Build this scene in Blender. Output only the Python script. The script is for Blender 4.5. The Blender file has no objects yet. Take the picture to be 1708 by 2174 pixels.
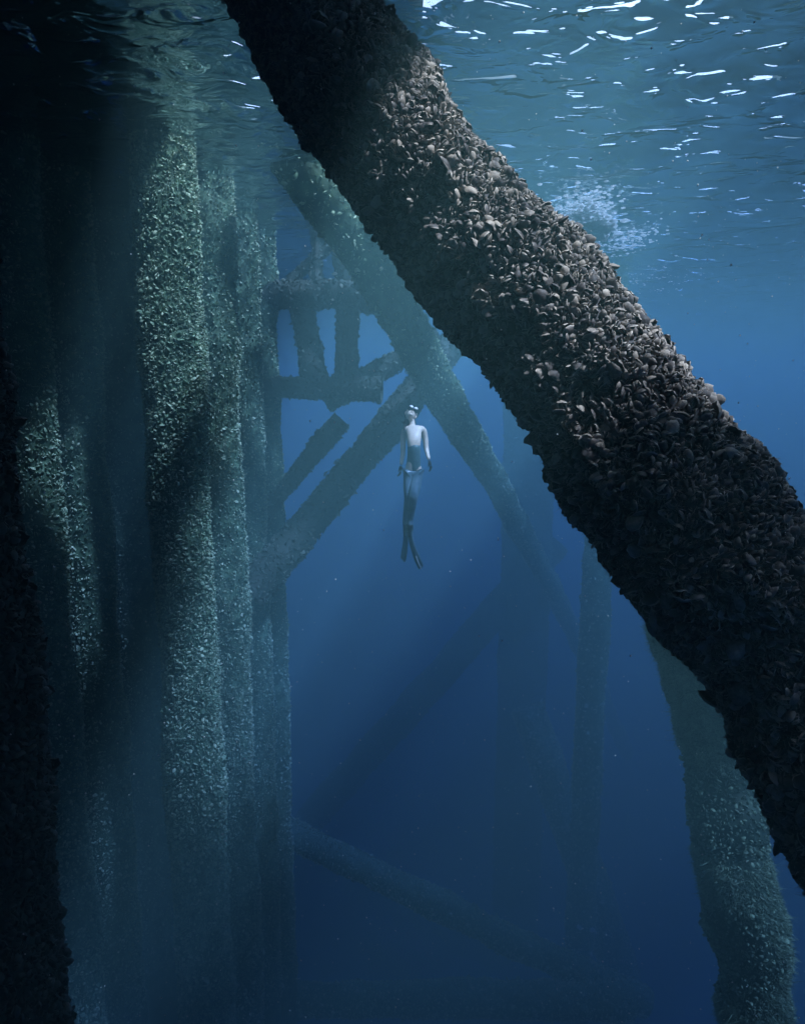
import bpy, math, random
import numpy as np
from mathutils import Vector, Matrix

SC = bpy.context.scene
COL = SC.collection
CAMZ = -3.0                       # water surface is z = 0, the camera hangs 3 m below it
PITCH = math.radians(-9.0)
FPX, CX, CY = 1417.0, 854.0, 1087.0

# ------------------------------------------------------------------ camera
cd = bpy.data.cameras.new('camera'); cam = bpy.data.objects.new('camera', cd); COL.objects.link(cam)
cam.location = (0, 0, CAMZ); cam.rotation_euler = (math.radians(90) + PITCH, 0, 0)
cd.sensor_fit = 'VERTICAL'; cd.sensor_height = 24.0
cd.lens = 12.0 * FPX / CY
cd.clip_start = 0.05; cd.clip_end = 600
SC.camera = cam

# ------------------------------------------------------------------ light
SUN_DIR = Vector((0.50, -0.35, 0.95)).normalized()
SUN_EL = math.asin(SUN_DIR.z); SUN_AZ = math.atan2(SUN_DIR.x, SUN_DIR.y)
w = bpy.data.worlds.new('World'); SC.world = w; w.use_nodes = True
nt = w.node_tree; bgn = nt.nodes['Background']
sky = nt.nodes.new('ShaderNodeTexSky'); sky.sky_type = 'NISHITA'; sky.sun_disc = False
sky.sun_elevation = SUN_EL; sky.sun_rotation = SUN_AZ
wc = nt.nodes.new('ShaderNodeTexCoord'); wn = nt.nodes.new('ShaderNodeTexNoise'); wn.inputs['Scale'].default_value = 2.2; wn.inputs['Detail'].default_value = 5
nt.links.new(wc.outputs['Generated'], wn.inputs['Vector'])
wr = nt.nodes.new('ShaderNodeValToRGB'); wr.color_ramp.elements[0].position = 0.38; wr.color_ramp.elements[1].position = 0.55
nt.links.new(wn.outputs[0], wr.inputs[0])
wm = nt.nodes.new('ShaderNodeMix'); wm.data_type = 'RGBA'; wm.inputs[7].default_value = (24, 24, 25, 1)
nt.links.new(wr.outputs[0], wm.inputs[0]); nt.links.new(sky.outputs[0], wm.inputs[6]); nt.links.new(wm.outputs[2], bgn.inputs[0]); bgn.inputs[1].default_value = 0.06
sl = bpy.data.lights.new('sun', 'SUN'); sl.energy = 5.0; sl.angle = math.radians(4.0); sl.color = (1.0, 0.95, 0.86)
so = bpy.data.objects.new('sun', sl); COL.objects.link(so)
so.rotation_euler = SUN_DIR.to_track_quat('Z', 'Y').to_euler(); so.location = (10, -7, 20)

SC.view_settings.view_transform = 'Standard'; SC.view_settings.look = 'None'
SC.view_settings.gamma = 1.0; SC.view_settings.exposure = 1.72
cy = SC.cycles
cy.use_denoising = True
cy.max_bounces = 5; cy.diffuse_bounces = 2; cy.glossy_bounces = 3; cy.transmission_bounces = 2
cy.transparent_max_bounces = 8; cy.volume_bounces = 0
cy.sample_clamp_indirect = 3.0
cy.use_adaptive_sampling = False

# ------------------------------------------------------------------ helpers
CP, SP = math.cos(PITCH), math.sin(PITCH)
def P(px, py, d):
    u = (px - CX) / FPX; v = (CY - py) / FPX
    return Vector((u * d, d * (CP - v * SP), d * (SP + v * CP) + CAMZ))

def tag(o, label=None, cat=None, group=None, kind=None):
    if label: o['label'] = label
    if cat: o['category'] = cat
    if group: o['group'] = group
    if kind: o['kind'] = kind
    return o
def empty(name, loc=(0, 0, 0)):
    o = bpy.data.objects.new(name, None); COL.objects.link(o); o.location = loc; o.empty_display_size = 0.2
    return o
def put(name, me, mat, parent=None):
    o = bpy.data.objects.new(name, me); COL.objects.link(o)
    if mat is not None:
        me.materials.clear(); me.materials.append(mat)
    if parent is not None:
        o.parent = parent
        bpy_loc = parent.location
        o.location = (-bpy_loc[0], -bpy_loc[1], -bpy_loc[2])
    return o
def mesh_np(name, V, F, attrs=None, smooth=True):
    """V (n,3); F (m,4) or (m,3)"""
    me = bpy.data.meshes.new(name)
    n, m, k = len(V), len(F), F.shape[1]
    me.vertices.add(n); me.vertices.foreach_set('co', np.ascontiguousarray(V, dtype=np.float32).ravel())
    me.loops.add(m * k); me.loops.foreach_set('vertex_index', np.ascontiguousarray(F, dtype=np.int32).ravel())
    me.polygons.add(m)
    me.polygons.foreach_set('loop_start', np.arange(0, m * k, k, dtype=np.int32))
    me.polygons.foreach_set('loop_total', np.full(m, k, dtype=np.int32))
    if smooth: me.polygons.foreach_set('use_smooth', np.ones(m, dtype=bool))
    if attrs:
        for an, av in attrs.items():
            a = me.attributes.new(an, 'FLOAT', 'POINT'); a.data.foreach_set('value', np.ascontiguousarray(av, dtype=np.float32))
    me.update(calc_edges=True)
    return me

class Noise:
    """cheap smooth 3-D noise: a sum of random plane waves"""
    def __init__(s, seed, freq, n=14):
        r = np.random.RandomState(seed); d = r.normal(size=(n, 3)); d /= np.linalg.norm(d, axis=1)[:, None]
        s.k = d * freq * r.uniform(0.6, 1.5, size=(n, 1)); s.p = r.uniform(0, 6.283, n); s.n = n
    def __call__(s, X):
        return np.sin(X @ s.k.T + s.p).sum(axis=1) / math.sqrt(s.n / 2.0) * 0.7

# ------------------------------------------------------------------ materials
def newmat(name):
    m = bpy.data.materials.new(name); m.use_nodes = True
    t = m.node_tree; return m, t, t.nodes, t.links, t.nodes['Principled BSDF']
def ramp(ns, stops):
    r = ns.new('ShaderNodeValToRGB'); e = r.color_ramp.elements
    while len(e) < len(stops): e.new(0.5)
    for i, (p, c) in enumerate(stops): e[i].position = p; e[i].color = (*c, 1)
    return r
def mat_mussel(name, dark, mid, pale, rim, fuzz=0.45):
    m, t, ns, lk, b = newmat(name)
    at = ns.new('ShaderNodeAttribute'); at.attribute_name = 'tone'
    ar = ns.new('ShaderNodeAttribute'); ar.attribute_name = 'rim'
    geo = ns.new('ShaderNodeNewGeometry')
    nz = ns.new('ShaderNodeTexNoise'); nz.inputs['Scale'].default_value = 70; nz.inputs['Detail'].default_value = 4
    lk.new(geo.outputs['Position'], nz.inputs['Vector'])
    n2 = ns.new('ShaderNodeTexNoise'); n2.inputs['Scale'].default_value = 6.0; n2.inputs['Detail'].default_value = 3
    lk.new(geo.outputs['Position'], n2.inputs['Vector'])
    a = ns.new('ShaderNodeMath'); a.operation = 'MULTIPLY_ADD'; a.inputs[1].default_value = 0.9; 
    lk.new(nz.outputs[0], a.inputs[0]); lk.new(at.outputs['Fac'], a.inputs[2])
    a2 = ns.new('ShaderNodeMath'); a2.operation = 'MULTIPLY_ADD'; a2.inputs[1].default_value = 0.9
    lk.new(n2.outputs[0], a2.inputs[0]); lk.new(a.outputs[0], a2.inputs[2])
    a3 = ns.new('ShaderNodeMath'); a3.operation = 'MULTIPLY'; a3.inputs[1].default_value = 0.42
    lk.new(a2.outputs[0], a3.inputs[0])
    r = ramp(ns, [(0.30, dark), (0.55, mid), (0.80, pale)]); lk.new(a3.outputs[0], r.inputs[0])
    mx = ns.new('ShaderNodeMix'); mx.data_type = 'RGBA'; mx.inputs[7].default_value = (*rim, 1)
    lk.new(ar.outputs['Fac'], mx.inputs[0]); lk.new(r.outputs[0], mx.inputs[6])
    lk.new(mx.outputs[2], b.inputs['Base Color'])
    b.inputs['Roughness'].default_value = fuzz + 0.2
    b.inputs['Specular IOR Level'].default_value = 0.35
    bp = ns.new('ShaderNodeBump'); bp.inputs['Strength'].default_value = 0.5; bp.inputs['Distance'].default_value = 0.004
    lk.new(nz.outputs[0], bp.inputs['Height']); lk.new(bp.outputs[0], b.inputs['Normal'])
    return m
M_MUS = mat_mussel('mussel_shell', (0.018, 0.014, 0.016), (0.085, 0.066, 0.058), (0.40, 0.32, 0.245), (0.80, 0.67, 0.54))
M_PILE = mat_mussel('pile_growth', (0.035, 0.07, 0.04), (0.17, 0.28, 0.16), (0.55, 0.66, 0.43), (0.66, 0.76, 0.54))
M_FAR = mat_mussel('far_growth', (0.045, 0.055, 0.04), (0.08, 0.095, 0.07), (0.15, 0.17, 0.12), (0.2, 0.2, 0.16))
M_SHADED = mat_mussel('shaded_mussel_shell', (0.006, 0.006, 0.007), (0.02, 0.018, 0.018), (0.07, 0.065, 0.055), (0.14, 0.13, 0.11))  # darker copy of the mussel shell, the near pile's shade put into its colours
M_LEG = mat_mussel('furry_growth', (0.018, 0.035, 0.024), (0.06, 0.105, 0.07), (0.19, 0.29, 0.19), (0.22, 0.32, 0.22))
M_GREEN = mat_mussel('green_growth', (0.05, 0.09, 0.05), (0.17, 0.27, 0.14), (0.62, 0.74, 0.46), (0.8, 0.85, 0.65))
M_PALE = mat_mussel('pale_growth', (0.2, 0.22, 0.17), (0.45, 0.47, 0.38), (0.75, 0.76, 0.66), (0.8, 0.8, 0.7))
def mat_plain(name, c, rough=0.6, metal=0.0, spec=0.5):
    m, t, ns, lk, b = newmat(name)
    b.inputs['Base Color'].default_value = (*c, 1); b.inputs['Roughness'].default_value = rough
    b.inputs['Metallic'].default_value = metal; b.inputs['Specular IOR Level'].default_value = spec
    return m
def mat_noisy(name, c1, c2, scale, rough=0.8):
    m, t, ns, lk, b = newmat(name)
    geo = ns.new('ShaderNodeNewGeometry'); nz = ns.new('ShaderNodeTexNoise'); nz.inputs['Scale'].default_value = scale; nz.inputs['Detail'].default_value = 6
    lk.new(geo.outputs['Position'], nz.inputs['Vector'])
    r = ramp(ns, [(0.35, c1), (0.65, c2)]); lk.new(nz.outputs[0], r.inputs[0]); lk.new(r.outputs[0], b.inputs['Base Color'])
    b.inputs['Roughness'].default_value = rough
    return m
M_SAND = mat_noisy('seabed_sand', (0.10, 0.10, 0.08), (0.22, 0.21, 0.17), 0.6)
M_CONC = mat_noisy('shade_deck_concrete', (0.10, 0.10, 0.10), (0.2, 0.2, 0.19), 3.0)

# ------------------------------------------------------------------ water surface, seabed, water body
def build_surface():
    def axis(lo, hi, dlo, dhi, step):
        a = list(np.arange(dlo, dhi, step)); s = step; x = a[-1]
        while x < hi: s *= 1.12; x += s; a.append(min(x, hi))
        s = step; x = a[0]; b = []
        while x > lo: s *= 1.12; x -= s; b.append(max(x, lo))
        return np.array(b[::-1] + a)
    xs = axis(-88, 88, -10, 12, 0.06); ys = axis(-88, 88, 1.0, 20, 0.06)
    X, Y = np.meshgrid(xs, ys); Z = np.zeros_like(X)
    r = np.random.RandomState(5)
    for lam, sl_, n in ((5.0, .014, 5), (2.4, .022, 7), (1.2, .026, 9), (0.6, .018, 12)):
        for i in range(n):
            ang = r.normal(1.25, 0.75); l = lam * r.uniform(.7, 1.4); k = 2 * math.pi / l
            Z += sl_ / k * np.sin(k * (math.cos(ang) * X + math.sin(ang) * Y) + r.uniform(0, 6.28)
                                  + 0.6 * np.sin(0.8 * X * r.uniform(.3, 1) + 0.7 * Y + i))
    ny, nx = X.shape; V = np.stack([X, Y, Z], -1).reshape(-1, 3)
    i = (np.arange(ny - 1)[:, None] * nx + np.arange(nx - 1)[None]).ravel()
    F = np.stack([i, i + 1, i + nx + 1, i + nx], -1)
    m = bpy.data.materials.new('water_surface'); m.use_nodes = True; t = m.node_tree; ns = t.nodes; lk = t.links
    ns.remove(ns['Principled BSDF']); out = ns['Material Output']
    geo = ns.new('ShaderNodeNewGeometry')
    mp = ns.new('ShaderNodeMapping'); mp.inputs['Scale'].default_value = (1.0, 1.5, 1.0); lk.new(geo.outputs['Position'], mp.inputs[0])
    n1 = ns.new('ShaderNodeTexNoise'); n1.inputs['Scale'].default_value = 2.6; n1.inputs['Detail'].default_value = 2.2
    n1.inputs['Roughness'].default_value = 0.5; n1.inputs['Distortion'].default_value = 0.6
    lk.new(mp.outputs[0], n1.inputs['Vector'])
    bp = ns.new('ShaderNodeBump'); bp.inputs['Strength'].default_value = 1.0; bp.inputs['Distance'].default_value = 0.37
    pw = ns.new('ShaderNodeMath'); pw.operation = 'POWER'; pw.inputs[1].default_value = 6.0
    lk.new(n1.outputs[0], pw.inputs[0]); lk.new(pw.outputs[0], bp.inputs['Height'])
    fr = ns.new('ShaderNodeFresnel'); fr.inputs['IOR'].default_value = 1.333; lk.new(bp.outputs[0], fr.inputs['Normal'])
    tr = ns.new('ShaderNodeBsdfTransparent'); tr.inputs[0].default_value = (0.97, 0.99, 1.0, 1)
    gl = ns.new('ShaderNodeBsdfGlossy'); gl.inputs['Roughness'].default_value = 0.03; gl.inputs[0].default_value = (0.36, 0.44, 0.48, 1)
    lk.new(bp.outputs[0], gl.inputs['Normal'])
    mx = ns.new('ShaderNodeMixShader'); lk.new(fr.outputs[0], mx.inputs[0]); lk.new(tr.outputs[0], mx.inputs[1]); lk.new(gl.outputs[0], mx.inputs[2])
    lk.new(mx.outputs[0], out.inputs['Surface'])
    o = put('water_surface', mesh_np('water_surface', V, F), m)
    tag(o, 'rippled underside of the sea surface with white glints', 'water', kind='structure')
build_surface()

def build_seabed():
    g = np.linspace(-88, 88, 90); X, Y = np.meshgrid(g, g)
    V = np.stack([X, Y, np.zeros_like(X)], -1).reshape(-1, 3)
    V[:, 2] = -26 + 0.5 * Noise(2, 0.15)(V)
    i = (np.arange(89)[:, None] * 90 + np.arange(89)[None]).ravel()
    F = np.stack([i, i + 1, i + 91, i + 90], -1)
    tag(put('seabed', mesh_np('seabed', V, F), M_SAND), 'dim sandy seabed far below the diver', 'seabed', kind='structure')
build_seabed()

def boxmesh(name, x0, x1, y0, y1, z0, z1):
    V = np.array([(x, y, z) for z in (z0, z1) for y in (y0, y1) for x in (x0, x1)], float)
    F = np.array([(0, 2, 3, 1), (4, 5, 7, 6), (0, 1, 5, 4), (2, 6, 7, 3), (0, 4, 6, 2), (1, 3, 7, 5)])
    return mesh_np(name, V, F, smooth=False)
def build_haze():
    m = bpy.data.materials.new('haze'); m.use_nodes = True; t = m.node_tree; ns = t.nodes
    ns.remove(ns['Principled BSDF'])
    pv = ns.new('ShaderNodeVolumePrincipled')
    pv.inputs['Color'].default_value = (0.155, 0.335, 0.325, 1)
    pv.inputs['Absorption Color'].default_value = (0.0, 0.085, 0.49, 1)
    pv.inputs['Density'].default_value = 0.150
    pv.inputs['Anisotropy'].default_value = 0.0
    t.links.new(pv.outputs[0], ns['Material Output'].inputs['Volume'])
    o = put('haze', boxmesh('haze', -90, 90, -90, 90, -28, 1.7), m)
    tag(o, 'blue sea water haze filling the whole scene', 'haze', kind='stuff')
build_haze()

# ------------------------------------------------------------------ mussels and piles
def mussel_template(nu, ns_, gap, seed):
    """two cupped valves; unit: length 1 along +z, hinge at origin. returns V, F, rim"""
    r = random.Random(seed)
    if ns_ == 7: S = [-1, -.86, -.5, 0, .5, .86, 1]
    elif ns_ == 5: S = [-1, -.75, 0, .75, 1]
    else: S = [-1, 0, 1]
    U = {6: [0, .12, .36, .66, .92, 1.0], 4: [0, .3, .8, 1.0], 3: [0, .55, 1.0]}[nu]
    V, F, R = [], [], []
    for side in (-1, 1):
        base = len(V); op = math.radians(gap * r.uniform(.4, 1.4)) * side
        for u in U:
            th = math.pi * min(u, 1.0) ** 0.75
            for s in S:
                # outline: teardrop; u runs umbo->lip, s across
                wdt = float(np.interp(u, [0, .12, .36, .66, .85, .95, 1.0], [.05, .15, .29, .37, .34, .23, .10]))
                x = wdt * s + 0.05 * math.sin(u * 3)
                z = u - 0.10 * s * s * u
                y = side * 0.23 * (1 - abs(s) ** 2.4) ** 0.8 * math.sin(math.pi * min(u * 0.93 + 0.05, 1)) ** 0.6
                y += side * 0.01
                y2 = y * math.cos(op) + z * math.sin(op); z2 = z * math.cos(op) - y * math.sin(op)
                V.append((x, y2, z2)); R.append(1.0 if (abs(s) > .95 and u > .3) or u > .99 else (0.25 if u > .9 else 0.0))
        nS = len(S)
        for i in range(len(U) - 1):
            for j in range(nS - 1):
                q = [base + i * nS + j, base + i * nS + j + 1, base + (i + 1) * nS + j + 1, base + (i + 1) * nS + j]
                F.append(q if side > 0 else q[::-1])
    return np.array(V), np.array(F), np.array(R)
TPL = {'hi': [mussel_template(6, 7, g, i) for i, g in enumerate((5, 14, 30, 20, 9))],
       'mid': [mussel_template(4, 5, g, i + 9) for i, g in enumerate((5, 14, 25))],
       'lo': [mussel_template(3, 3, g, i + 19) for i, g in enumerate((8, 22))]}

def catmull(pts, step):
    pts = [Vector(p) for p in pts]; ext = [2 * pts[0] - pts[1]] + pts + [2 * pts[-1] - pts[-2]]
    out = []
    for i in range(1, len(ext) - 2):
        p0, p1, p2, p3 = ext[i - 1:i + 3]; n = max(2, int((p2 - p1).length / step))
        for k in range(n):
            t = k / n
            out.append(0.5 * ((2 * p1) + (p2 - p0) * t + (2 * p0 - 5 * p1 + 4 * p2 - p3) * t * t + (3 * p1 - p0 - 3 * p2 + p3) * t ** 3))
    out.append(pts[-1]); return np.array([tuple(v) for v in out])

class Tube:
    def __init__(s, pts, R, seed, lump=0.05, lumpf=5.0, taper=None):
        s.c = catmull(pts, 0.05); d = np.gradient(s.c, axis=0); s.t = d / np.linalg.norm(d, axis=1)[:, None]
        seg = np.linalg.norm(np.diff(s.c, axis=0), axis=1); s.L = np.concatenate([[0], np.cumsum(seg)]); s.len = s.L[-1]
        ref = np.array([0.0, 1.0, 0.0]) if abs(s.t[len(s.t) // 2, 1]) < .8 else np.array([1.0, 0, 0])
        a = np.cross(s.t, ref); a /= np.linalg.norm(a, axis=1)[:, None]; s.a = a; s.b = np.cross(s.t, a)
        s.R = R; s.n1 = Noise(seed, lumpf); s.n2 = Noise(seed + 1, lumpf * 3.2); s.lump = lump; s.taper = taper
    def at(s, l, phi):
        """l, phi arrays -> surface point, outward normal, tangent"""
        def ip(A): return np.stack([np.interp(l, s.L, A[:, k]) for k in range(3)], -1)
        c, a, b, t = ip(s.c), ip(s.a), ip(s.b), ip(s.t)
        n = a * np.cos(phi)[:, None] + b * np.sin(phi)[:, None]
        R = s.R if s.taper is None else s.R * np.interp(l / s.len, [0, 1], s.taper)
        R = np.broadcast_to(R, l.shape)
        p = c + n * R[:, None]
        r = R + s.lump * s.n1(p) + 0.4 * s.lump * s.n2(p)
        return c + n * r[:, None], n, t
    def mesh(s, name, dl, nphi, l0=0, l1=None):
        l1 = s.len if l1 is None else l1
        nl = max(2, int((l1 - l0) / dl)); Lg, Pg = np.meshgrid(np.linspace(l0, l1, nl), np.linspace(0, 2 * math.pi, nphi, endpoint=False), indexing='ij')
        p, n, t = s.at(Lg.ravel(), Pg.ravel())
        i = np.arange(nl - 1)[:, None] * nphi; j = np.arange(nphi)[None]; j2 = (j + 1) % nphi
        F = np.stack([i + j, i + j2, i + nphi + j2, i + nphi + j], -1).reshape(-1, 4)
        rs = np.random.RandomState(1)
        F = np.concatenate([F])
        # end caps as fans
        V = p; tone = -0.15 + 0.2 * Noise(3, 30)(p) + 0.2 * rs.rand(len(p))
        me = mesh_np(name, V, F, {'tone': tone, 'rim': np.zeros(len(p))})
        return me

def frames(tube, l, phi, rs, tilt, size, var, sink):
    p, n, t = tube.at(l, phi); N = len(l)
    Z = n + tilt * rs.normal(size=(N, 3)); Z /= np.linalg.norm(Z, axis=1)[:, None]
    q = rs.normal(size=(N, 3)); X = np.cross(Z, q); X /= np.linalg.norm(X, axis=1)[:, None]; Y = np.cross(Z, X)
    sc = size * np.exp(rs.normal(0, var, N))
    o = p - Z * (sc * sink)[:, None]
    return o, X, Y, Z, sc
def grow(tube, l, phi, rs, lod, size, var=.22, tilt=.5, sink=.48):
    o, X, Y, Z, sc = frames(tube, l, phi, rs, tilt, size, var, sink)
    N = len(l); tp = TPL[lod]; pick = rs.randint(0, len(tp), N)
    tone = rs.rand(N) ** 1.3; rimk = (rs.rand(N) ** 1.5)
    VV, FF, TT, RR = [], [], [], []; off = 0
    asp = rs.uniform(.85, 1.3, N)
    for k, (v, f, r) in enumerate(tp):
        m = np.where(pick == k)[0]
        if not len(m): continue
        A = (v[None, :, 0, None] * (X[m] * asp[m, None])[:, None] + v[None, :, 1, None] * (Y[m] * asp[m, None])[:, None] + v[None, :, 2, None] * Z[m][:, None]) * sc[m][:, None, None] + o[m][:, None]
        VV.append(A.reshape(-1, 3)); nv = len(v)
        FF.append((f[None] + (np.arange(len(m)) * nv)[:, None, None] + off).reshape(-1, 4)); off += len(m) * nv
        TT.append(np.repeat(tone[m], nv)); RR.append((r[None] * rimk[m][:, None]).ravel())
    return np.concatenate(VV), np.concatenate(FF), np.concatenate(TT), np.concatenate(RR)
def tufts(tube, l, phi, rs, per, length, wid):
    """hydroid / algae threads as thin tapering blades, in tufts"""
    N = len(l); L = np.repeat(l, per) + rs.normal(0, .02, N * per); Ph = np.repeat(phi, per) + rs.normal(0, .02 / tube.R, N * per)
    o, X, Y, Z, sc = frames(tube, L, Ph, rs, .55, length, .4, -0.6)
    X = X * (wid * rs.uniform(.6, 1.5, len(L)))[:, None]; Zl = Z * sc[:, None]; o = o - Zl * 1.0
    bend = rs.normal(0, .25, size=(len(L), 3)) * sc[:, None]
    V = np.stack([o - X, o + X, o + Zl * 1.1 + bend * .5 + X * .8, o + Zl * 1.1 + bend * .5 - X * .8,
                  o + Zl * 2.0 + bend * 1.5 + X * .2, o + Zl * 2.0 + bend * 1.5 - X * .2], 1).reshape(-1, 3)
    b = np.arange(len(L))[:, None] * 6
    F = np.stack([b + np.array([[0, 1, 2, 3]]), b + np.array([[3, 2, 4, 5]])], 1).reshape(-1, 4)
    tone = np.repeat(0.45 + .5 * rs.rand(len(L)), 6); rim = np.tile([0, 0, .1, .1, .25, .25], len(L))
    return V, F, tone, rim
def merge(parts):
    off = 0; Fs = []
    for p in parts: Fs.append(p[1] + off); off += len(p[0])
    return np.concatenate([p[0] for p in parts]), np.concatenate(Fs), np.concatenate([p[2] for p in parts]), np.concatenate([p[3] for p in parts])
def cells(l0, l1, R, step, rs):
    nl = int((l1 - l0) / step); nph = int(2 * math.pi * R / step)
    A, B = np.meshgrid(np.arange(nl), np.arange(nph), indexing='ij')
    l = l0 + (A.ravel() + rs.rand(A.size)) * (l1 - l0) / nl
    ph = (B.ravel() + .5 * (A.ravel() % 2) + rs.rand(A.size)) * 2 * math.pi / nph
    return l, ph

def pile(name, label, cat, pts, R, seed, lod='lo', size=.05, step=.05, mat=None, group=None, lump=.026, lumpf=4., tuft=0, single=0, grow_to=None, tilt=.5, taper=None, tuft_len=.03, tuft_w=.002):
    rs = np.random.RandomState(seed); mat = mat or M_PILE
    tb = Tube(pts, R, seed, lump, lumpf, taper)
    e = empty(name, tuple(tb.c[-1])); tag(e, label, cat, group)
    put('tube', tb.mesh('tube', .05 if lod != 'far' else .1, max(24, int(2 * math.pi * R / .05))), mat, e)
    if lod == 'far':
        # coarse clumps only
        l, ph = cells(0, tb.len, R, step, rs)
        V, F, T, Rm = grow(tb, l, ph, rs, 'lo', size, .35, .8, .55)
        tag(put('mussel_crust', mesh_np('mussel_crust', V, F, {'tone': T, 'rim': Rm * .5}), mat, e), kind='stuff')
        return e, tb
    l, ph = cells(0, grow_to or tb.len, R, step, rs)
    parts = []
    if single:
        # the shells nearest the camera stand as parts of their own
        p, n, t = tb.at(l, ph); c = np.array([0, 0, CAMZ]); d = np.linalg.norm(p - c, axis=1)
        facing = ((c - p) / d[:, None] * n).sum(1); ang = (p - c)
        dep = ang[:, 1] * CP + ang[:, 2] * SP; u = ang[:, 0] / dep * FPX + CX; v = CY - (ang[:, 2] * CP - ang[:, 1] * SP) / dep * FPX
        ok = (facing > .45) & (u > 30) & (u < 1680) & (v > 30) & (v < 2140) & (v < 1250)
        sc_ = np.where(ok, d + rs.rand(len(d)) * .9, 99); idx = np.argsort(sc_)[:single]
        keep = np.ones(len(l), bool); keep[idx] = False
        ls, ps = l[idx], ph[idx]; l, ph = l[keep], ph[keep]
        for i in range(single):
            V, F, T, Rm = grow(tb, ls[i:i + 1], ps[i:i + 1], rs, lod, size * 1.15, .12, tilt * .8, .4)
            put('mussel', mesh_np('mussel', V, F, {'tone': T, 'rim': Rm}), mat, e)
    parts.append(grow(tb, l, ph, rs, lod, size, .30 if lod == 'hi' else .26, tilt))
    if single or lump > .045:
        # a few big protruding clumps that break the outline
        nc = int(tb.len * 9)
        lc = np.repeat(rs.uniform(0, grow_to or tb.len, nc), 9) + rs.normal(0, .035, nc * 9); pc = np.repeat(rs.uniform(0, 6.283, nc), 9) + rs.normal(0, .035 / R, nc * 9)
        parts.append(grow(tb, lc, pc, rs, lod, size * 1.1, .2, .8, 0.0))
    if tuft:
        lt = rs.uniform(0, grow_to or tb.len, tuft); pt = rs.uniform(0, 6.283, tuft)
        q, _, _ = tb.at(lt, pt); k = Noise(seed + 7, 4.0)(q) > -.1
        parts.append(tufts(tb, lt[k], pt[k], rs, 10, tuft_len, tuft_w))
    V, F, T, Rm = merge(parts)
    tag(put('mussel_crust', mesh_np('mussel_crust', V, F, {'tone': T, 'rim': Rm}), mat, e), kind='stuff')
    return e, tb

# --- the big diagonal brace across the picture
def edge_pts(L, Rr, ds):
    return [P((a[0] + b[0]) / 2, (a[1] + b[1]) / 2, d) for a, b, d in zip(L, Rr, ds)]
diag = [P(445, -260, 4.55), P(612, -30, 4.1), P(838, 303, 3.72), P(1045, 560, 3.50), P(1245, 815, 3.25), P(1450, 1112, 3.05), P(1662, 1350, 2.95), P(1815, 1660, 2.85), P(1930, 1850, 2.8), P(2150, 2180, 2.7)]
pile('diagonal_brace', 'huge slanting brace thickly crusted with mussels, crossing the picture from top centre to lower right', 'brace',
     diag, 0.372, 11, lod='hi', size=.042, step=.0225, mat=M_MUS, lump=.036, lumpf=7., tuft=14000, single=100, tilt=.62, tuft_len=.013, tuft_w=.0013)

# --- left cluster of upright legs
def upright(name, label, px, py, d, R, seed, ztop=0.75, zbot=-24.0, lean=(0, 0), **k):
    b = P(px, py, d)
    pts = [Vector((b.x + lean[0] * (z - b.z), b.y + lean[1] * (z - b.z), z)) for z in (ztop, -3, -7, -12, zbot)]
    return pile(name, label, 'pile', pts, R, seed, **k)
G1 = 'upright mussel-covered piles on the left'
upright('encrusted_pile', 'near pile on the far left edge of the picture, shade painted into its shells', -180, 900, 3.3, .42, 21, lod='hi', size=.05, step=.036, mat=M_SHADED, group=G1, lump=.03, grow_to=9, tuft=1200, tuft_len=.015)
upright('encrusted_pile', 'narrow green-lit pile peeking out just right of the near shade-darkened pile', 62, 900, 8.0, .30, 22, lod='mid', size=.05, step=.048, group=G1, grow_to=13)
upright('encrusted_pile', 'second pile from the dark left edge, green growth on its right side', 168, 900, 9.0, .33, 23, lod='lo', size=.05, step=.05, group=G1, grow_to=13)
upright('encrusted_pile', 'dim narrow pile in deep shade left of the brightly lit pile', 266, 900, 11.0, .37, 24, lod='lo', size=.05, step=.06, group=G1, grow_to=14)
upright('encrusted_pile', 'brightest pile of the left cluster, white sunlit mussels on its upper half', 376, 900, 8.2, .355, 25, lod='mid', size=.048, step=.040, group=G1, grow_to=13, tuft=8000, tuft_len=.018)
upright('encrusted_pile', 'greenish pile directly right of the brightest pile', 462, 900, 9.6, .33, 26, lod='lo', size=.045, step=.045, group=G1, grow_to=14, tuft=6000, tuft_len=.02)
upright('encrusted_pile', 'hazy pile between the greenish pile and the outermost pile of the left cluster', 522, 900, 11.2, .30, 27, lod='lo', size=.045, step=.048, group=G1, grow_to=15)
upright('encrusted_pile', 'outermost and haziest pile on the right side of the left cluster', 565, 900, 12.6, .28, 28, lod='lo', size=.05, step=.06, group=G1, grow_to=16)

# --- right: leaning leg behind the diagonal brace
pile('leaning_leg', 'leaning leg furred with green growth at the lower right, behind the diagonal brace', 'pile',
     [P(1345, 900, 6.4), P(1440, 1300, 6.3), P(1500, 1560, 6.2), P(1548, 1800, 6.1), P(1590, 2080, 6.1), P(1625, 2400, 6.1)], .305, 31, lod='mid', size=.035, step=.035, mat=M_LEG, lump=.046, lumpf=5., tuft=15000, tuft_len=.02, tuft_w=.0022)

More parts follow.
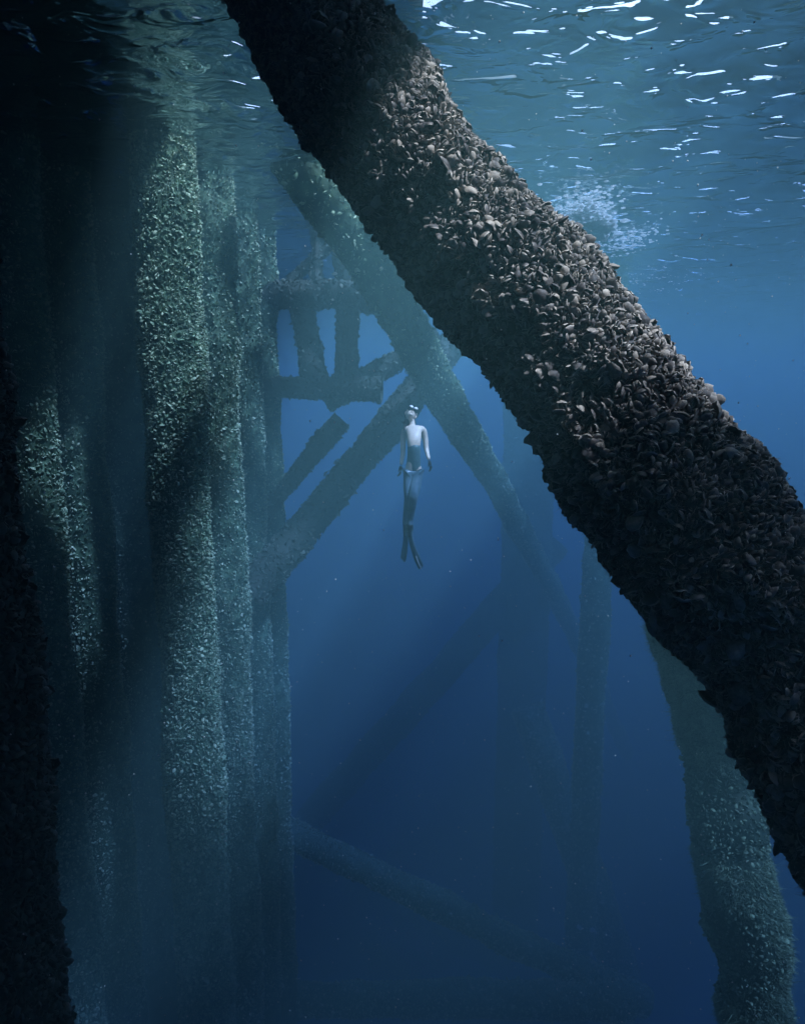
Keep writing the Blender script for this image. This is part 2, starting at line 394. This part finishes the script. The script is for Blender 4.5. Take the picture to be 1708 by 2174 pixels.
# --- background lattice
G2 = 'background braces fading into the blue'
def far(name, label, cat, pts, R, seed, mat=None, **k):
    return pile(name, label, cat, pts, R, seed, lod='far', size=k.pop('size', .065), step=k.pop('step', .065), mat=mat or M_FAR, group=G2, lump=k.pop('lump', .03), lumpf=3.5, **k)
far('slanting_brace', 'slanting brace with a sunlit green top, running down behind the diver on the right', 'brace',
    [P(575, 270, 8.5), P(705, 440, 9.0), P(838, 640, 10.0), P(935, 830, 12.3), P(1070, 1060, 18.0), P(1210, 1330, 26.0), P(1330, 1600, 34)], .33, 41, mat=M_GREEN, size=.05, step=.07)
far('slanting_brace', 'broad hazy brace rising from the left cluster to the crossing above the diver', 'brace',
    [P(530, 1262, 11.0), P(672, 1090, 11.6), P(858, 862, 12.6), P(985, 700, 13.6)], .28, 42)
far('slanting_brace', 'short dark brace with a rounded upper end, left of the diver', 'brace',
    [P(520, 1145, 12.0), P(612, 1028, 12.0), P(676, 950, 12.0), P(712, 908, 12.0), P(726, 892, 12.0)], .17, 43)
far('cross_beam', 'upper level beam behind the left cluster, just under the sunlit brace top', 'beam', [P(560, 628, 12.2), P(700, 626, 12.0), P(860, 640, 11.8)], .26, 44)
far('cross_beam', 'lower level beam behind the left cluster, above the short dark brace', 'beam', [P(560, 822, 12.4), P(690, 824, 12.3), P(810, 826, 12.2)], .20, 45)
far('slanting_brace', 'short brace rising from the lower level beam to the crossing above the diver', 'brace', [P(690, 856, 12.6), P(800, 792, 12.6), P(930, 715, 12.6)], .19, 57)
far('lattice_strut', 'left upright strut between the two level beams', 'strut', [P(632, 640, 12.5), P(650, 700, 12.5), P(672, 820, 12.4)], .21, 46)
far('lattice_strut', 'right upright strut crossing both level beams', 'strut', [P(737, 500, 12.3), P(737, 640, 12.3), P(733, 830, 12.3)], .22, 47)
far('lattice_strut', 'thin slanting strut above the upper level beam', 'strut', [P(590, 625, 12.6), P(640, 575, 12.6), P(700, 520, 12.6)], .11, 48)
far('lattice_strut', 'thin upright strut above the upper level beam', 'strut', [P(672, 500, 12.4), P(672, 640, 12.4)], .12, 49)

# far right group
upr = dict(lod='far', size=.08, step=.12, mat=M_FAR, lump=.03, lumpf=3.)
def far_up(name, label, px, py, d, R, seed, ztop=.7, zbot=-24, **k):
    b = P(px, py, d); kk = dict(upr); kk.update(k)
    return pile(name, label, 'pile', [Vector((b.x, b.y, z)) for z in (ztop, -8, zbot)], R, seed, group=G2, **kk)
far_up('distant_pile', 'sunlit pale pile mostly hidden behind the diagonal brace, its top mirrored in the surface', 1262, 1300, 18.5, .40, 51, mat=M_PILE)
far_up('distant_pile', 'very faint wide pile right of the diver', 1112, 1300, 25, .9, 52)
far('distant_brace', 'faint brace slanting down to the left from the wide faint pile', 'brace', [P(1180, 1150, 25), P(1040, 1310, 25), P(900, 1470, 25), P(560, 1850, 26)], .55, 53)
far('distant_brace', 'faint pale brace slanting across the dark bottom centre', 'brace', [P(480, 1700, 17.0), P(740, 1828, 16.8), P(1000, 1955, 16.6), P(1370, 2130, 16.4)], .33, 54, mat=M_PILE)
far('distant_pile', 'faint bent pile curving down to the bottom edge right of centre', 'pile', [P(1120, 1500, 22), P(1180, 1680, 21.5), P(1245, 1860, 21), P(1310, 2050, 20.5), P(1350, 2250, 20.2)], .56, 55, mat=M_PILE)
far('distant_brace', 'faint level beam along the bottom edge of the picture', 'brace', [P(480, 2130, 15.5), P(900, 2120, 15.5), P(1340, 2125, 15.5)], .36, 56, mat=M_PILE)

# ------------------------------------------------------------------ unseen platform deck, its panels added and cut to shade chosen spots
def build_shade_deck():
    e = empty('shade_deck', (-3, 8, 0.8)); tag(e, 'unseen platform deck above the water, its panels added to shade chosen spots below', 'platform')
    dx, dy = .42, -.29
    pan = [(-32, -3.25, -12, 26), (-3.245, -2.55, 5.6, 17), (-2.545, -1.2, 13.5, 17), (-3.245, -1.2, -12, 5.595), (-2.545, -1.2, 5.6, 6.3),
           (-1.195, 0.3, 4.36, 6.09), (0.305, 2.2, 3.7, 4.9), (-.82, -.22, 6.1, 7.9), (-1.2, -.305, 10.1, 11.5), (-.1, 1.6, 9.15, 10.8),
           (-1.195, 0.3, -12, 4.355), (.303, .75, -12, 3.697), (0.755, 1.25, -12, 2.0), (1.255, 2.5, -12, 1.45), (2.505, 11, -12, 1.75),
           (2.75, 14, 3.1, 3.7), (2.35, 14, 3.75, 4.35), (2.1, 14, 4.4, 4.95), (2.35, 14, 5.0, 5.7), (2.25, 14, 5.75, 6.6), (2.9, 14, 6.65, 7.8), (4.1, 14, 8.3, 9.2), (4.7, 15, 11.2, 12.4)]  # right-hand slabs added to darken the water near the surface
    for i, (x0, x1, y0, y1) in enumerate(pan):
        put('shade_panel', boxmesh('shade_panel', x0 + dx + .003, x1 + dx - .003, y0 + dy + .003, y1 + dy - .003, .8, 1.05), M_CONC, e)
    for y in (4.8, 11.0, 16.0):
        put('girder', boxmesh('girder', -31, 1.1, y - .15, y + .15, 1.053, 1.4), M_CONC, e)
build_shade_deck()

# ------------------------------------------------------------------ the freediver
def skin_mesh(name, verts, edges, radii, sub=2, root=0, mods=None):
    me = bpy.data.meshes.new(name); me.from_pydata([tuple(v) for v in verts], edges, []); me.update()
    o = bpy.data.objects.new(name + '_tmp', me); COL.objects.link(o)
    o.modifiers.new('s', 'SKIN')
    for i, r in enumerate(radii):
        rr = r if isinstance(r, tuple) else (r, r)
        me.skin_vertices[0].data[i].radius = rr; me.skin_vertices[0].data[i].use_root = (i == root)
    s = o.modifiers.new('sub', 'SUBSURF'); s.levels = sub; s.render_levels = sub
    bpy.context.view_layer.update()
    dg = bpy.context.evaluated_depsgraph_get(); out = bpy.data.meshes.new_from_object(o.evaluated_get(dg))
    bpy.data.objects.remove(o); out.name = name
    for p in out.polygons: p.use_smooth = True
    return out
def ellip(name, c, r, rot=None, seg=20, rings=12):
    import bmesh
    bm = bmesh.new(); bmesh.ops.create_uvsphere(bm, u_segments=seg, v_segments=rings, radius=1)
    M = Matrix.Translation(c) @ (rot.to_4x4() if rot else Matrix.Identity(4)) @ Matrix.Diagonal((*r, 1))
    bmesh.ops.transform(bm, matrix=M, verts=bm.verts); me = bpy.data.meshes.new(name); bm.to_mesh(me); bm.free()
    for p in me.polygons: p.use_smooth = True
    return me
def join(name, mats_meshes):
    import bmesh
    bm = bmesh.new()
    for me in mats_meshes: bm.from_mesh(me)
    out = bpy.data.meshes.new(name); bm.to_mesh(out); bm.free()
    for p in out.polygons: p.use_smooth = True
    return out
def build_diver():
    D = 9.6; S = D / FPX
    def q(px, py, dy=0.0):     # picture point + metres towards (-) or away (+) from the camera
        v = P(px, py, D); return Vector((v.x, v.y + dy, v.z))
    e = empty('person', tuple(q(866, 1120))); tag(e, 'freediver hanging upright in blue water with long fins, face tilted up to the surface', 'person')
    M_skin = mat_noisy('skin', (0.84, 0.66, 0.50), (0.95, 0.80, 0.64), 9, .45)
    M_shaded_suit = mat_noisy('shaded_swimsuit', (0.05, 0.11, 0.13), (0.10, 0.19, 0.20), 14, .4)  # shade on the belly put into the suit's dark teal
    M_leg = mat_noisy('leggings', (0.07, 0.14, 0.19), (0.16, 0.26, 0.32), 7, .3)
    M_blk = mat_plain('black_rubber', (0.012, 0.012, 0.015), .4)
    M_fin = mat_plain('fin_blade', (0.12, 0.22, 0.28), .25)
    M_wht = mat_plain('white_trim', (0.85, 0.85, 0.85), .3)
    M_hair = mat_noisy('hair', (0.015, 0.012, 0.01), (0.04, 0.03, 0.025), 60, .6)
    M_lens = mat_plain('lens_glare', (0.9, 0.9, 0.88), .15)  # reflection on the glass put into a near-white lens colour
    # body: one skinned surface (pelvis is the root)
    V = [q(877, 996), q(878, 975, -.06), q(878, 955, -.10), q(878, 935, -.11), q(877, 917, .0), q(875, 906, .05), q(873, 896, .07), q(871, 886, .05), # 0-7 spine, neck, skull base
         q(889, 912, .0), q(897.5, 911.5, .03), q(903, 934, .06), q(905, 955, .05), q(910, 976, -.05),          # 8-12 picture-right arm
         q(866, 913, .02), q(858.5, 914, .05), q(855, 938, .08), q(855, 963, .06), q(851, 988, .0),          # 13-17 picture-left arm
         q(884, 1003), q(882, 1026, -.06), q(877, 1052, -.14), q(873, 1082, .02), q(870, 1110, .12), q(871, 1121, .08),     # 18-23 leg R
         q(869, 1003), q(867, 1026, -.02), q(867, 1054, -.05), q(864, 1084, .06), q(861, 1110, .16), q(860, 1121, .12)]      # 24-29 leg L
    E = [(0, 1), (1, 2), (2, 3), (3, 4), (4, 5), (5, 6), (6, 7), (4, 8), (8, 9), (9, 10), (10, 11), (11, 12), (4, 13), (13, 14), (14, 15), (15, 16), (16, 17),
         (0, 18), (18, 19), (19, 20), (20, 21), (21, 22), (22, 23), (0, 24), (24, 25), (25, 26), (26, 27), (27, 28), (28, 29)]
    Rr = [(.098, .085), (.090, .075), (.086, .078), (.112, .097), (.105, .085), (.052, .055), (.05, .052), (.05, .05),
          (.07, .068), (.062, .062), (.046, .046), (.038, .038), (.026, .026), (.07, .068), (.062, .062), (.046, .046), (.038, .038), (.026, .026),
          (.092, .09), (.084, .084), (.062, .062), (.054, .054), (.034, .034), (.034, .034), (.092, .09), (.084, .084), (.062, .062), (.054, .054), (.034, .034), (.034, .034)]
    body = skin_mesh('body', V, E, Rr, 2, 0)
    # head joined to the same mesh: skull, jaw, nose, lips, ears; tilted back towards the upper right
    hc = q(872, 880, .05)
    rot = Matrix.Rotation(math.radians(22), 3, 'Y') @ Matrix.Rotation(math.radians(-52), 3, 'X')
    H = lambda x, y, z: hc + rot @ Vector((x, y, z))
    head = [ellip('h', H(0, .01, .03), (.084, .100, .100), rot), ellip('j', H(0, -.028, -.045), (.058, .066, .064), rot),
            ellip('n', H(0, -.098, -.012), (.014, .02, .024), rot, 10, 8), ellip('l', H(0, -.088, -.05), (.026, .014, .007), rot, 10, 8), ellip('l', H(0, -.086, -.064), (.022, .013, .007), rot, 10, 8),
            ellip('c', H(0, -.072, -.092), (.026, .022, .02), rot, 10, 8), ellip('e', H(.078, .01, 0), (.012, .022, .032), rot, 10, 8), ellip('e', H(-.078, .01, 0), (.012, .022, .032), rot, 10, 8)]
    put('body', join('body', [body] + head), M_skin, e)
    # hair, mask (frame, lens), strap
    put('hair', join('hair', [ellip('h', H(0, .03, .045), (.093, .102, .096), rot), ellip('b', H(0, .11, -.05), (.055, .06, .09), rot), ellip('b', H(-.01, .12, -.15), (.03, .03, .09), rot)]), M_hair, e)
    fr = put('diving_mask', join('diving_mask', [ellip('m', H(0, -.074, .022), (.080, .052, .042), rot), ellip('n', H(0, -.10, -.006), (.024, .026, .026), rot)]), M_blk, e)
    for s in (-1, 1):
        o = put('lens', ellip('lens', H(.035 * s, -.119, .026), (.030, .011, .024), rot), M_lens, fr); o.location = (0, 0, 0)
    # swimsuit shell round the torso (dark teal stands for belly shade), leggings and gloves as slightly larger skins
    sm = skin_mesh('shaded_swimsuit', [q(876, 1006), q(877, 996), q(878, 975, -.06), q(878, 955, -.10), q(878, 940, -.11)], [(0, 1), (1, 2), (2, 3), (3, 4)], [(.085, .08), (.126, .110), (.108, .09), (.098, .09), (.118, .103)], 2, 0)
    put('shaded_swimsuit', sm, M_shaded_suit, e)
    lv = [V[0]] + V[18:24] + V[24:30]
    le = [(0, 1), (1, 2), (2, 3), (3, 4), (4, 5), (5, 6), (0, 7), (7, 8), (8, 9), (9, 10), (10, 11), (11, 12)]
    lr = [(.112, .102)] + [(a + .007, b + .007) for a, b in Rr[18:22]] + [(.05, .05), (.045, .045)] + [(a + .007, b + .007) for a, b in Rr[24:28]] + [(.05, .05), (.045, .045)]
    put('leggings', skin_mesh('leggings', lv, le, lr, 2, 0), M_leg, e)
    # hands: palm + five fingers, dark gloves
    for wr, sx in ((V[12], 1), (V[17], -1)):
        parts = []
        dn = Vector((.25 * sx if sx > 0 else -.1, -.12, -1)).normalized(); side = Vector((0.35, -1, 0)).normalized(); side = (side - dn * side.dot(dn)).normalized(); nn = dn.cross(side)
        pal = wr + dn * .05
        hv = [wr, pal, wr + dn * .085]; parts.append(skin_mesh('palm', hv, [(0, 1), (1, 2)], [(.028, .022), (.042, .018), (.04, .015)], 1, 0))
        for k, (o_, ln) in enumerate(((-.030, .066), (-.010, .078), (.011, .072), (.030, .056))):
            b0 = wr + dn * .085 + side * o_; b1 = b0 + dn * ln * .5 + side * o_ * .15; b2 = b1 + dn * ln * .35 + nn * ln * .22; b3 = b2 + dn * ln * .15 + nn * ln * .28
            parts.append(skin_mesh('f', [b0, b1, b2, b3], [(0, 1), (1, 2), (2, 3)], [.0095, .009, .008, .007], 1, 0))
        t0 = wr + dn * .035 - side * .03; t1 = t0 + dn * .028 - side * .03; t2 = t1 + dn * .032 - side * .008 + nn * .008
        parts.append(skin_mesh('t', [t0, t1, t2], [(0, 1), (1, 2)], [.013, .011, .009], 1, 0))
        g = put('glove', join('glove', parts), M_blk, e)
    # long fins: foot pocket and curved blade
    for ft, path, lab in ((V[23], [(871, 1112, .10), (871, 1126, .10), (872, 1145, .12), (877, 1166, .13), (884, 1186, .12), (894, 1208, .08)], 1),
                          (V[29], [(861, 1112, .14), (861, 1126, .14), (861, 1145, .18), (860, 1162, .22), (858, 1180, .27), (855, 1200, .33)], 0)):
        fe = put('fin', skin_mesh('fin', [q(*path[0]), q(*path[1]), q(*path[2])], [(0, 1), (1, 2)], [(.045, .04), (.045, .036), (.04, .02)], 2, 0), M_blk, e)
        c = catmull([q(*p) for p in path[1:]], .03); n = len(c); tt = np.gradient(c, axis=0); tt /= np.linalg.norm(tt, axis=1)[:, None]
        wv = np.cross(tt, np.array([1.0, .6, 0]) if lab else np.array([1.0, .5, 0])); wv /= np.linalg.norm(wv, axis=1)[:, None]
        nv = np.cross(tt, wv); nv /= np.linalg.norm(nv, axis=1)[:, None]
        hw = np.interp(np.arange(n) / (n - 1), [0, .2, .8, 1], [.05, .055, .07, .06]); th = .012
        VV = np.concatenate([c + wv * hw[:, None] + nv * th, c - wv * hw[:, None] + nv * th, c - wv * hw[:, None] - nv * th, c + wv * hw[:, None] - nv * th])
        F = []
        for k in range(4):
            k2 = (k + 1) % 4
            for i in range(n - 1): F.append((k * n + i, k2 * n + i, k2 * n + i + 1, k * n + i + 1))
        F += [(0, n, 2 * n, 3 * n), (4 * n - 1, 3 * n - 1, 2 * n - 1, n - 1)]
        b = put('fin_blade', mesh_np('fin_blade', VV, np.array(F), smooth=False), M_fin, fe); b.location = (0, 0, 0)
        if lab:
            i0 = int(n * .62); r_ = put('edge_strip', skin_mesh('edge_strip', [Vector(c[i] - nv[i] * .0 + np.array([0, -.1, 0])) for i in range(i0, n, 2)], [(i, i + 1) for i in range(len(range(i0, n, 2)) - 1)], [.010] * len(range(i0, n, 2)), 1, 0), M_wht, fe); r_.location = (0, 0, 0)
build_diver()

# ------------------------------------------------------------------ foam where the sunlit pile breaks the surface, also standing in for its bright reflection
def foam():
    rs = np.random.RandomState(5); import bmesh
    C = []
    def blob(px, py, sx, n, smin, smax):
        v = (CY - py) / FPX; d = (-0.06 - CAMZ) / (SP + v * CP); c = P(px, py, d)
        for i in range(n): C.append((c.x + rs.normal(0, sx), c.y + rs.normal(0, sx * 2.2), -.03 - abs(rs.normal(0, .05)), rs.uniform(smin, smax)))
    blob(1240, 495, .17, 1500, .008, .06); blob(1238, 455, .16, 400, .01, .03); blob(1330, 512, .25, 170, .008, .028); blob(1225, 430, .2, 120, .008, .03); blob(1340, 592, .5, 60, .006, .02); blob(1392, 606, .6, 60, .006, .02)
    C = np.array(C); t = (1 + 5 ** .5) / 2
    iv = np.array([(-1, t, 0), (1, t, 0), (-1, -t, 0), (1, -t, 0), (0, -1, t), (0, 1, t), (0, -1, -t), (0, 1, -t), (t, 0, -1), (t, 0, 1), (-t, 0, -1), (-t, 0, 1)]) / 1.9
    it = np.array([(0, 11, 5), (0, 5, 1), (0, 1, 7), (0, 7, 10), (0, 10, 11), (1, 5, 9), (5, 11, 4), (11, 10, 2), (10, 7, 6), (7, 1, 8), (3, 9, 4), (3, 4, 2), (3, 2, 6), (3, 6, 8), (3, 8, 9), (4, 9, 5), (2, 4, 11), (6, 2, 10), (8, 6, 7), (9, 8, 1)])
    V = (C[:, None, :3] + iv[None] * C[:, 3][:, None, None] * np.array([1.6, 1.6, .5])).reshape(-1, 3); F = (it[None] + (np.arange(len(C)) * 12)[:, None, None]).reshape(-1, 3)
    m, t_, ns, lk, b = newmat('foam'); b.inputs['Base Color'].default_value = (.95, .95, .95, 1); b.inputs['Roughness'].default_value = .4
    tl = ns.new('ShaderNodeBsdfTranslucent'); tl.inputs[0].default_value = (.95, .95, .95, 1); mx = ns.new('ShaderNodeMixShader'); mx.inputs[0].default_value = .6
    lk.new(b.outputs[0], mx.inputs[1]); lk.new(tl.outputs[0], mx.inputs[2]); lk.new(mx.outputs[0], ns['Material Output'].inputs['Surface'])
    tag(put('foam_and_reflection', mesh_np('foam_and_reflection', V, F), m), 'white foam bubbles at the surface behind the diagonal brace, packed also to stand for a bright reflection', 'foam', kind='stuff')
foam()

# ------------------------------------------------------------------ drifting specks
def specks():
    rs = np.random.RandomState(77); N = 1800
    d = rs.uniform(1.2, 12, N); u = rs.uniform(-.62, .62, N); v = rs.uniform(-.78, .78, N)
    C = np.stack([u * d, d * (CP - v * SP), d * (SP + v * CP) + CAMZ], -1); C = C[C[:, 2] < -.15]; N = len(C)
    s = rs.uniform(.0008, .0022, N) * np.linalg.norm(C - [0, 0, CAMZ], axis=1) ** .6
    T = np.array([(1, 0, 0), (-.6, .8, 0), (-.5, -.8, .2), (0, 0, 1.1), (0.1, .1, -.9)])
    V = (C[:, None] + T[None] * s[:, None, None]).reshape(-1, 3)
    f = np.array([(0, 1, 3), (1, 2, 3), (2, 0, 3), (1, 0, 4), (2, 1, 4), (0, 2, 4)])
    F = (f[None] + (np.arange(N) * 5)[:, None, None]).reshape(-1, 3)
    tag(put('marine_snow', mesh_np('marine_snow', V, F), mat_plain('speck', (.8, .8, .75), .6)), 'tiny pale specks drifting in the water', 'specks', kind='stuff')
specks()
